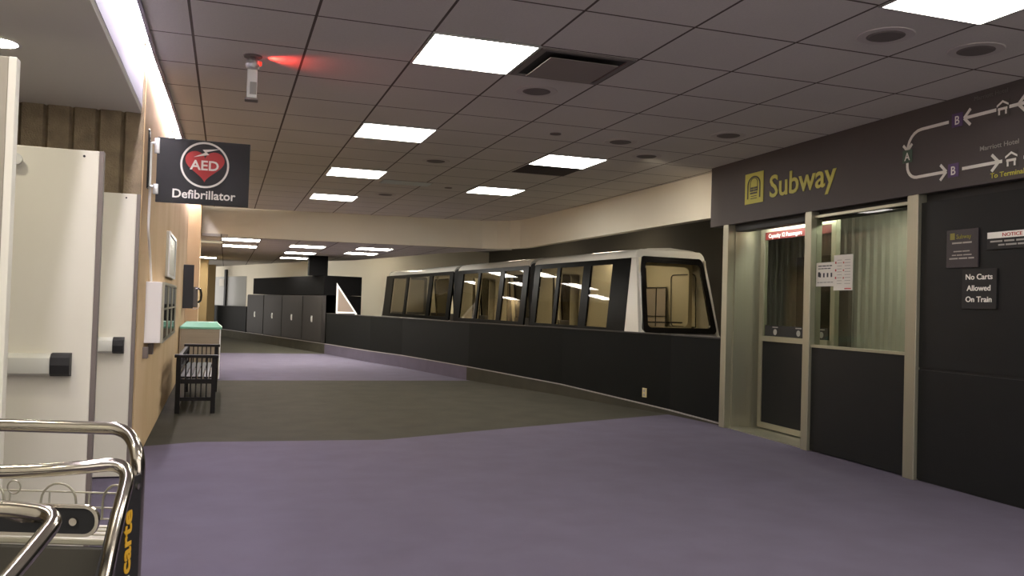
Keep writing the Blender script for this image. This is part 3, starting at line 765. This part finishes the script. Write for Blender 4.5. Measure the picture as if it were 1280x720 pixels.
bm = NB(); box(bm, Wb-.045, Wb-.015, .05, Lb-.05, .33, .384); box(bm, .015, .045, .05, Lb-.05, .33, .384); obj('seat_rail', bm, WOOD, t)
bm = NB(); box(bm, .0, .035, .05, Lb-.05, Hb-.08, Hb-.03); box(bm, .0, .035, .05, Lb-.05, .44, .48)
for k in range(26):
    y = .1+k*.084; box(bm, .008, .026, y, y+.03, .48, Hb-.08)
obj('backrest', bm, WOOD, t)
# ---- bin
t = thing('recycling_bin', 'boxy tan bin with a green sloped top behind the bench', 'bin', (-.64, 14.0, 0))
bm = NB(); box(bm, 0, .57, 0, .55, .02, .80, .006); obj('bin_body', bm, BINBODY, t)
bm = NB(); box(bm, .571, .585, .01, .54, .03, .80); obj('side_panel', bm, WHITE, t)
bm = NB()
A = [(-.01, -.01), (.60, -.01), (.60, .56), (-.01, .56)]; B = [(.07, .07), (.52, .07), (.52, .48), (.07, .48)]
va = [bm.verts.new((*q, .83)) for q in A]; vb = [bm.verts.new((*q, .905)) for q in B]; vc = [bm.verts.new((*q, .801)) for q in A]
bm.faces.new(vb); bm.faces.new(vc[::-1])
for k in range(4): bm.faces.new((va[k], va[(k+1) % 4], vb[(k+1) % 4], vb[k])); bm.faces.new((vc[k], vc[(k+1) % 4], va[(k+1) % 4], va[k]))
obj('lid', bm, GREENLID, t)
# ---- payphone
t = thing('payphone', 'wall payphone with grey body and curved handset behind a black side screen', 'payphone', (-.68, 15.0, 1.10))
bm = NB(); box(bm, 0, .17, 0, .03, 0, .72, .006); box(bm, 0, .02, .03, .7, 0, .72); obj('side_screen', bm, MATBLACK, t)
bm = NB(); box(bm, .03, .23, .1, .4, .02, .36, .01); obj('phone_body', bm, mat('phone_grey', (96, 88, 82), .35, .4), t)
bm = NB(); tube(bm, fil([(.20, .08, .33), (.275, .08, .33), (.295, .08, .24), (.285, .08, .13), (.24, .08, .10)], .05), .018, 10); obj('handset', bm, BLACK, t, smooth=True)
bm = NB(); tube(bm, fil([(.25, .08, .10), (.27, .08, .03), (.2, .09, -.02), (.12, .12, .03)], .05), .006, 8); obj('handset_cord', bm, ALU, t, smooth=True)

# ============================================================ CEILING FITTINGS
t = thing('air_vent', 'large square ceiling air vent beside the nearest light panel', 'air vent', (1.88, 5.16, CEIL), 0)
s = .714
bm = NB(); ring_pts = None
for a in ((.02, .06, .02, s-.02), (s-.06, s-.02, .02, s-.02), (.06, s-.06, .02, .06), (.06, s-.06, s-.06, s-.02)): box(bm, a[0], a[1], a[2], a[3], -.012, -.001)
obj('vent_frame', bm, mat('vent_grey', (120, 112, 106), .6), t)
bm = NB(); box(bm, .06, s-.06, .06, s-.06, -.003, -.001); obj('dark_recess', bm, MATBLACK, t)
bm = NB()
box(bm, .11, s-.11, .11, s-.11, -.035, -.03, 0); obj('centre_plate', bm, mat('vent_plate', (140, 130, 122), .6), t)
t = thing('vent_grille', 'small louvred grille next to the third light of the left row', 'air vent', (1.98, 11.6, CEIL))
bm = NB()
for k in range(9): box(bm, .02, .69, .03+k*.035, .045+k*.035, -.014, -.002)
obj('louvre', bm, mat('louvre_pale', (200, 206, 200), .5), t)
bm = NB(); box(bm, 0, .71, 0, .35, -.002, -.0005); obj('backing', bm, SIGNGREY, t)
bm = NB(); box(bm, 0, .70, 0, .66, -.004, -.0005)
tag(obj('dark_ceiling_tile', bm, mat('dark_opening', (58, 48, 44), .9), None, (3.34, 9.46, CEIL)), 'dark missing ceiling tile beyond the right light panel', 'ceiling tile')
sp = thing('ceiling_speaker', 'round ceiling speaker grille just beyond the large air vent', 'speaker', (2.25, 6.25, CEIL), 0, 'round speaker grilles in the ceiling')
bm = NB(); disc(bm, 0, 0, -.006, -.001, .16, 32, .165); obj('trim_ring', bm, mat('speaker_ring', (200, 192, 184), .8), sp)
bm = NB(); disc(bm, 0, 0, -.012, -.0065, .095, 28, .11); obj('grille', bm, mat('speaker_grille', (116, 108, 102), .8), sp)
for x, y, l in ((2.29, 9.8, 'round ceiling speaker between the second and third light panels of the left row'), (2.3, 13.2, 'small far round ceiling speaker right of the farthest left row light'),
                (3.71, 7.77, 'round ceiling disc just before the light panel with the dark tile'), (4.48, 7.02, 'round ceiling speaker above the fascia corner near the subway sign'),
                (4.31, 8.36, 'pale round ceiling disc near the corner of the cream bulkhead'), (3.70, 4.12, 'left of two round ceiling speakers beyond the light cut by the top edge'),
                (4.40, 4.12, 'right of two round ceiling speakers beyond the light cut by the top edge')):
    dup(sp, (x, y, CEIL), l)
for x, y, l in ((2.98, 7.7, 'tiny round sprinkler cover left of the light panel with the dark tile'), (2.99, 11.95, 'tiny round sprinkler cover left of the far right row light')):
    bm = NB(); disc(bm, 0, 0, -.008, -.001, .055, 24); tag(obj('sprinkler_cover', bm, mat('cover_grey', (120, 110, 104), .7), None, (x, y, CEIL)), l, 'sprinkler cover', 'small ceiling covers')

lw_ = bpy.data.lights.new('bulkhead_fill_spot', 'SPOT'); lw_.energy = 30; lw_.color = (1, .88, .68); lw_.spot_size = R(80); lw_.spot_blend = 1; lw_.shadow_soft_size = .05  # added spot below an unlit disc, brightens the right end of the bulkhead
lwo = bpy.data.objects.new('bulkhead_fill_spot', lw_); COL.objects.link(lwo); lwo.location = (4.31, 8.36, CEIL-.07)
lwo.rotation_euler = Vector((1.2, 1.35, -.75)).to_track_quat('-Z', 'Y').to_euler()
# ============================================================ SIGNS ON THE SUBWAY WALL
FY = -.032
t = thing('subway_sign', 'yellow train pictogram and the word Subway on the charcoal fascia', 'sign', SW, SR)
bm = NB(); box(bm, .44, .79, FY-.006, FY, 2.47, 2.80, .002); pg = obj('pictogram_plate', bm, YEL, t)
bm = NB()
def arch(r, z0, zc, n=14): return [(.53-r, z0)] + [(.53+r*math.cos(PI-PI*k/n), zc+r*math.sin(PI-PI*k/n)) for k in range(n+1)] + [(.53+r, z0)]
o1 = arch(.095, 2.525, 2.67); i1 = arch(.08, 2.525, 2.67)
prism(bm, o1 + i1[::-1], FY-.009, FY-.0055, 'y')
o2 = arch(.055, 2.60, 2.69); i2 = arch(.049, 2.60, 2.69); prism(bm, o2 + i2[::-1], FY-.009, FY-.0055, 'y')
for a in (.478, .532): 
    for z in (2.60, 2.625): box(bm, a, a+.046, FY-.009, FY-.0055, z, z+.02)
box(bm, .478, .578, FY-.009, FY-.0055, 2.572, 2.59); box(bm, .49, .57, FY-.009, FY-.0055, 2.545, 2.552); box(bm, .485, .575, FY-.009, FY-.0055, 2.52, 2.527)
for v in bm.verts: v.co.x = .615+(v.co.x-.53)*1.32
obj('pictogram', bm, DKOLIVE, pg)
bm = NB(); text_bm(bm, 'Subway', .90, 2.50, .235, FY-.003, 'LEFT', .018, 1.09, .005); obj('lettering', bm, YEL, t)

t = thing('route_map', 'white looped route diagram with lettered stops on the charcoal fascia', 'route map', SW, SR)
bm = NB(); yy = FY-.003
def stroke(pts, w_=.024):
    P = [Vector(p) for p in pts]; l, r_ = [], []
    for i, p in enumerate(P):
        a = P[max(i-1, 0)]; b = P[min(i+1, len(P)-1)]; dd = (b-a).normalized(); nn = Vector((-dd.y, dd.x))*w_/2
        l.append(tuple(p+nn)); r_.append(tuple(p-nn))
    prism(bm, l + r_[::-1], FY-.003, FY, 'y')
top_z, bot_z, xl = 2.805, 2.425, 2.87
stroke([(7.3, top_z), (3.47, top_z)]); stroke([(3.30, top_z), (3.02, top_z)] + [(3.02-.15*math.sin(a), top_z-.15+.15*math.cos(a)) for a in [R(k) for k in range(15, 91, 15)]] + [(xl, 2.665)])
stroke([(xl, 2.555), (xl, 2.53)] + [(xl+.105-.105*math.cos(a), 2.53-.105*math.sin(a)) for a in [R(k) for k in range(15, 91, 15)]] + [(3.27, bot_z)])
stroke([(3.44, bot_z), (3.80, bot_z)]); stroke([(3.98, bot_z), (7.3, bot_z)]); 
prism(bm, [(7.3, bot_z-.012), (7.324, bot_z-.012), (7.324, top_z+.012), (7.3, top_z+.012)], FY-.003, FY, 'y')
def head(x, z, dx, dz, k=.06):
    d_ = Vector((dx, dz)); n_ = Vector((-dz, dx)); t_ = Vector((x, z))
    for s_ in (1, -1): stroke([tuple(t_ - d_*k + n_*s_*k), tuple(t_)], .022)
head(3.45, top_z, -1, 0); head(xl, 2.655, 0, -1, .05); head(3.285, bot_z, 1, 0); head(3.77, bot_z, 1, 0); head(3.93, top_z, -1, 0, .06)
obj('route_line', bm, SIGNW, t)
for (x, z, m_, s_) in ((3.385, top_z, PURP, 'B'), (3.355, bot_z, PURP, 'B'), (xl, 2.61, GRN, 'A')):
    bm = NB(); box(bm, x-.052, x+.052, FY-.004, FY, z-.052, z+.052); q = obj('stop_marker', bm, m_, t)
    bm = NB(); text_bm(bm, s_, x, z-.034, .068, FY-.005, 'CENTER', .01, .95); obj('lettering', bm, SIGNW, q)
for x, z in ((3.88, bot_z), (3.80, top_z)):
    bm = NB(); box(bm, x-.055, x+.055, FY-.004, FY, z-.06, z+.06); q = obj('hotel_marker', bm, mat('marker_grey', (72, 68, 62), .5), t)
    bm = NB()
    o = FY-.005
    prism(bm, [(x-.05, z+.028), (x, z+.058), (x+.05, z+.028), (x+.05, z+.014), (x, z+.042), (x-.05, z+.014)], o-.001, o+.001, 'y')
    box(bm, x-.04, x+.04, o-.001, o+.001, z-.012, z+.006); box(bm, x-.036, x-.022, o-.001, o+.001, z-.045, z-.012); box(bm, x+.022, x+.036, o-.001, o+.001, z-.045, z-.012)
    obj('hotel_icon', bm, SIGNW, q)
bm = NB(); text_bm(bm, 'Marriott Hotel', 3.60, 2.53, .036, FY-.002, 'LEFT', .01, 1.15); obj('lettering', bm, SIGNGREY, t)
bm = NB(); text_bm(bm, 'Marriott Hotel', 3.54, 2.915, .032, FY-.002, 'LEFT', .0, 1.15); obj('lettering', bm, mat('map_faint', (104, 100, 94), .5), t)
bm = NB(); text_bm(bm, 'To Terminals', 3.70, 2.315, .038, FY-.002, 'LEFT', .01, 1.1); obj('lettering', bm, YEL, t)

def lines(bm, x0, x1, z, h=.008, y=-.013, words=4):
    x = x0; wds = [random.uniform(.5, 1) for _ in range(words)]; tot = sum(wds); g = (x1-x0)*.04
    for v in wds:
        l = (x1-x0)*v/tot; box(bm, x, x+l-g, y-.001, y, z, z+h); x += l
# information sign
t = thing('information_sign', 'dark square information sign with a yellow header on the charcoal wall', 'sign', SW, SR)
bm = NB(); box(bm, 3.28, 3.58, -.012, 0, 1.68, 1.97, .002); obj('sign_panel', bm, mat('sign_dark', (44, 36, 42), .4), t)
bm = NB(); box(bm, 3.315, 3.36, -.014, -.0125, 1.895, 1.945); text_bm(bm, 'Subway', 3.375, 1.90, .034, -.0135, 'LEFT', .01); obj('header', bm, mat('dull_yellow', (134, 128, 52), .5), t)
bm = NB(); lines(bm, 3.335, 3.53, 1.862, .012, -.0125, 2); lines(bm, 3.35, 3.51, 1.80, .008, -.0125, 2); lines(bm, 3.335, 3.53, 1.772, .008, -.0125, 3); lines(bm, 3.31, 3.555, 1.745, .011, -.0125, 3); obj('small_print', bm, SIGNGREY, t)
# notice sign
t = thing('notice_sign', 'wide white and black notice sign cut by the right edge of the photo', 'sign', SW, SR)
bm = NB(); box(bm, 3.66, 4.12, -.012, 0, 1.80, 1.93, .002); obj('sign_panel', bm, MATBLACK, t)
bm = NB(); box(bm, 3.665, 4.115, -.015, -.0125, 1.88, 1.925); hd = obj('header', bm, SIGNW, t)
bm = NB(); text_bm(bm, 'NOTICE', 3.88, 1.89, .026, -.0165, 'CENTER', .01, 1.3); obj('lettering', bm, RED, hd)
bm = NB(); lines(bm, 3.69, 4.09, 1.852, .012, -.0125, 4); lines(bm, 3.76, 4.02, 1.825, .012, -.0125, 3); obj('small_print', bm, SIGNGREY, t)
# no carts sign
t = thing('no_carts_sign', 'black sign reading No Carts Allowed On Train on the charcoal wall', 'sign', SW, SR)
bm = NB(); box(bm, 3.44, 3.75, -.014, 0, 1.37, 1.665, .002); obj('sign_panel', bm, MATBLACK, t)
bm = NB()
for s_, z in (('No Carts', 1.588), ('Allowed', 1.505), ('On Train', 1.422)): text_bm(bm, s_, 3.595, z, .042, -.0155, 'CENTER', .02, 1.12)
obj('lettering', bm, SIGNW, t)
# two posters on the window
t = thing('window_poster', 'landscape white paper poster on the station window, left of the pair', 'poster', SW, SR)
bm = NB(); box(bm, 1.64, 1.915, .018, .022, 1.565, 1.79); obj('sheet', bm, PAPER, t)
bm = NB(); lines(bm, 1.67, 1.88, 1.752, .010, .0175, 4); lines(bm, 1.67, 1.86, 1.728, .008, .0175, 4)
for x in (1.69, 1.745, 1.80, 1.855): box(bm, x, x+.022, .0165, .0175, 1.65, 1.69)
box(bm, 1.668, 1.70, .0165, .0175, 1.655, 1.70); lines(bm, 1.66, 1.90, 1.60, .005, .0175, 5); obj('print', bm, INK, t)
t = thing('window_poster', 'portrait white paper poster on the station window, right of the pair', 'poster', SW, SR)
bm = NB(); box(bm, 1.905, 2.165, .013, .017, 1.525, 1.85); obj('sheet', bm, PAPER, t)
bm = NB()
for k in range(9):
    z = 1.80-k*.027; lines(bm, 1.955, 2.02, z, .005, .0125, 3); lines(bm, 2.06, 2.14, z, .005, .0125, 3)
obj('print', bm, SIGNGREY, t)
bm = NB()
for k in range(3): box(bm, 1.925, 1.942, .0115, .0125, 1.77-k*.07, 1.79-k*.07); box(bm, 2.035, 2.05, .0115, .0125, 1.77-k*.07, 1.785-k*.07)
box(bm, 2.06, 2.15, .0115, .0125, 1.535, 1.545); obj('print', bm, RED, t)

# ============================================================ LUGGAGE CARTS (placeholder position set below)

CR = math.atan2(-.3175, .9483)
def cart_common(t, side_post, y_far):
    """base frame, castors and rear support shared by both carts"""
    for sx in (-1, 1):
        bm = NB(); tube(bm, fil([(sx*.30, y_far, .10), (sx*.30, y_far-.75, .10), (sx*.24, y_far-.82, .10)], .06), .013, 10); obj('base_tube', bm, CHROME, t, smooth=True)
        for yy in (y_far-.05, y_far-.7):
            bm = NB(); cyl(bm, (sx*.27-.014, yy, .05), (sx*.27+.014, yy, .05), .05, 20); obj('wheel', bm, RUBBER, t, smooth=True)
    bm = NB(); box(bm, -.28, .28, y_far-.76, y_far-.02, .11, .122, .003); obj('base_deck', bm, STEEL, t)
cA = thing('luggage_cart', 'chrome luggage cart with a black side strip of yellow lettering, behind the other', 'luggage cart', (-.434, 1.895, 0), CR)
bm = NB(); tube(bm, fil([(-.318, -.03, .10), (-.318, -.03, .96), (-.30, 0, 1.022), (.275, 0, 1.022), (.314, -.03, .98), (.310, -.03, .10)], .055, 8), .0125, 14)
obj('rear_handle_tube', bm, CHROME, cA, smooth=True)
L_ = [(.344, -.29, .10), (.342, -.28, .58), (.338, -.20, .80), (.334, -.15, .90), (.326, -.085, .975), (.22, -.13, .966), (.10, -.132, .958)]
bm = NB(); tube(bm, fil(L_ + [(-x, y, z) for x, y, z in L_[::-1]], .09, 8), .0125, 14); obj('front_handle_tube', bm, CHROME, cA, smooth=True)
for sx in (1, -1):
    bm = NB(); prism(bm, [(-.042, .945), (-.09, .945), (-.15, .90), (-.20, .80), (-.275, .58), (-.285, .14), (-.042, .14)], sx*.320, sx*.326, 'x'); sp_ = obj('side_strip', bm, MATBLACK, cA)
    bm = NB(); cyl(bm, (sx*.326, -.062, .925), (sx*.330, -.062, .925), .006, 12); obj('rivet', bm, CHROME, sp_)
    if sx == 1:
        for wd2, z_, m_ in (('smarte', .612, SIGNW), ('carte', .772, YTEXT)):
            bm = NB(); text_bm(bm, wd2, 0, 0, .036, 0, 'LEFT', .03, 1.14, .0015)
            for v in bm.verts: x, y, z = v.co; v.co = Vector((.3275 - y, -.082 - z, z_ + x))
            obj('lettering', bm, m_, sp_)
bm = NB(); y = -.035
for z in (.905, .877, .856): tube(bm, [(-.315, y, z), (.315, y, z)], .0017, 8)
for yy in (-.06, -.085, -.11): tube(bm, [(-.315, yy, .847), (.315, yy, .847)], .0017, 8)
for k in range(9): tube(bm, fil([(-.30+k*.075, -.035, .906), (-.30+k*.075, -.037, .850), (-.285+k*.075, -.13, .846)], .01, 3), .0017, 8)
for cx_, w2 in ((.175, .033), (.282, .024), (.04, .033), (-.09, .033), (-.22, .033)):
    tube(bm, [(cx_-w2, -.05, .86)] + [(cx_-w2*math.cos(a), -.05, .89+.034*math.sin(a)) for a in [PI*k/10 for k in range(11)]] + [(cx_+w2, -.05, .86)], .0021, 8)
for cx_ in (.125, -.12): tube(bm, [(cx_+.012*math.cos(a), -.11, .928+.012*math.sin(a)) for a in [2*PI*k/16 for k in range(16)]], .0015, 6, closed=True)
obj('wire_basket', bm, STEEL, cA, smooth=True)
bm = NB(); box(bm, -.325, .325, -.150, -.138, .838, .850, .003); box(bm, -.32, .32, -.138, -.03, .838, .843); obj('shelf_edge', bm, STEEL, cA)
bm = NB(); box(bm, -.325, .325, -.155, -.143, .40, .836, .003); obj('front_panel', bm, mat('cart_panel_grey', (58, 55, 46), .55), cA)
cart_common(cA, None, -.05)
cB = thing('luggage_cart', 'nearest chrome luggage cart with a black oval grip at lower left corner', 'luggage cart', (-.484, 1.425, 0), CR)
L_ = [(.29, -.50, .10), (.29, -.46, .72), (.29, -.36, .835), (.292, -.11, .925), (.296, -.012, .972), (.24, 0, .977), (.1, 0, .978)]
bm = NB(); tube(bm, fil(L_ + [(-x, y, z) for x, y, z in L_[::-1]], .045, 7), .0115, 14); obj('handle_tube', bm, CHROME, cB, smooth=True)
bm = NB(); prism(bm, rrect(-.285, .285, .912, .953, .020, 6), .118, .132, 'y'); gp = obj('grip', bm, RUBBER, cB)
bm = NB(); ring(bm, rrect(-.289, .289, .908, .957, .022, 6), rrect(-.284, .284, .913, .952, .018, 6), .116, .122); obj('grip_rim', bm, CHROME, gp)
bm = NB(); cyl(bm, (.252, .118, .932), (.252, .112, .932), .006, 14); obj('rivet', bm, CHROME, gp)
bm = NB(); cyl(bm, (-.252, .118, .932), (-.252, .112, .932), .006, 14); obj('rivet', bm, CHROME, gp)
for sx in (1, -1):
    bm = NB(); tube(bm, fil([(sx*.20, .132, .932), (sx*.20, .06, .95), (sx*.20, .004, .976)], .03), .008, 10); obj('grip_support', bm, CHROME, cB, smooth=True)
cart_common(cB, None, -.1)
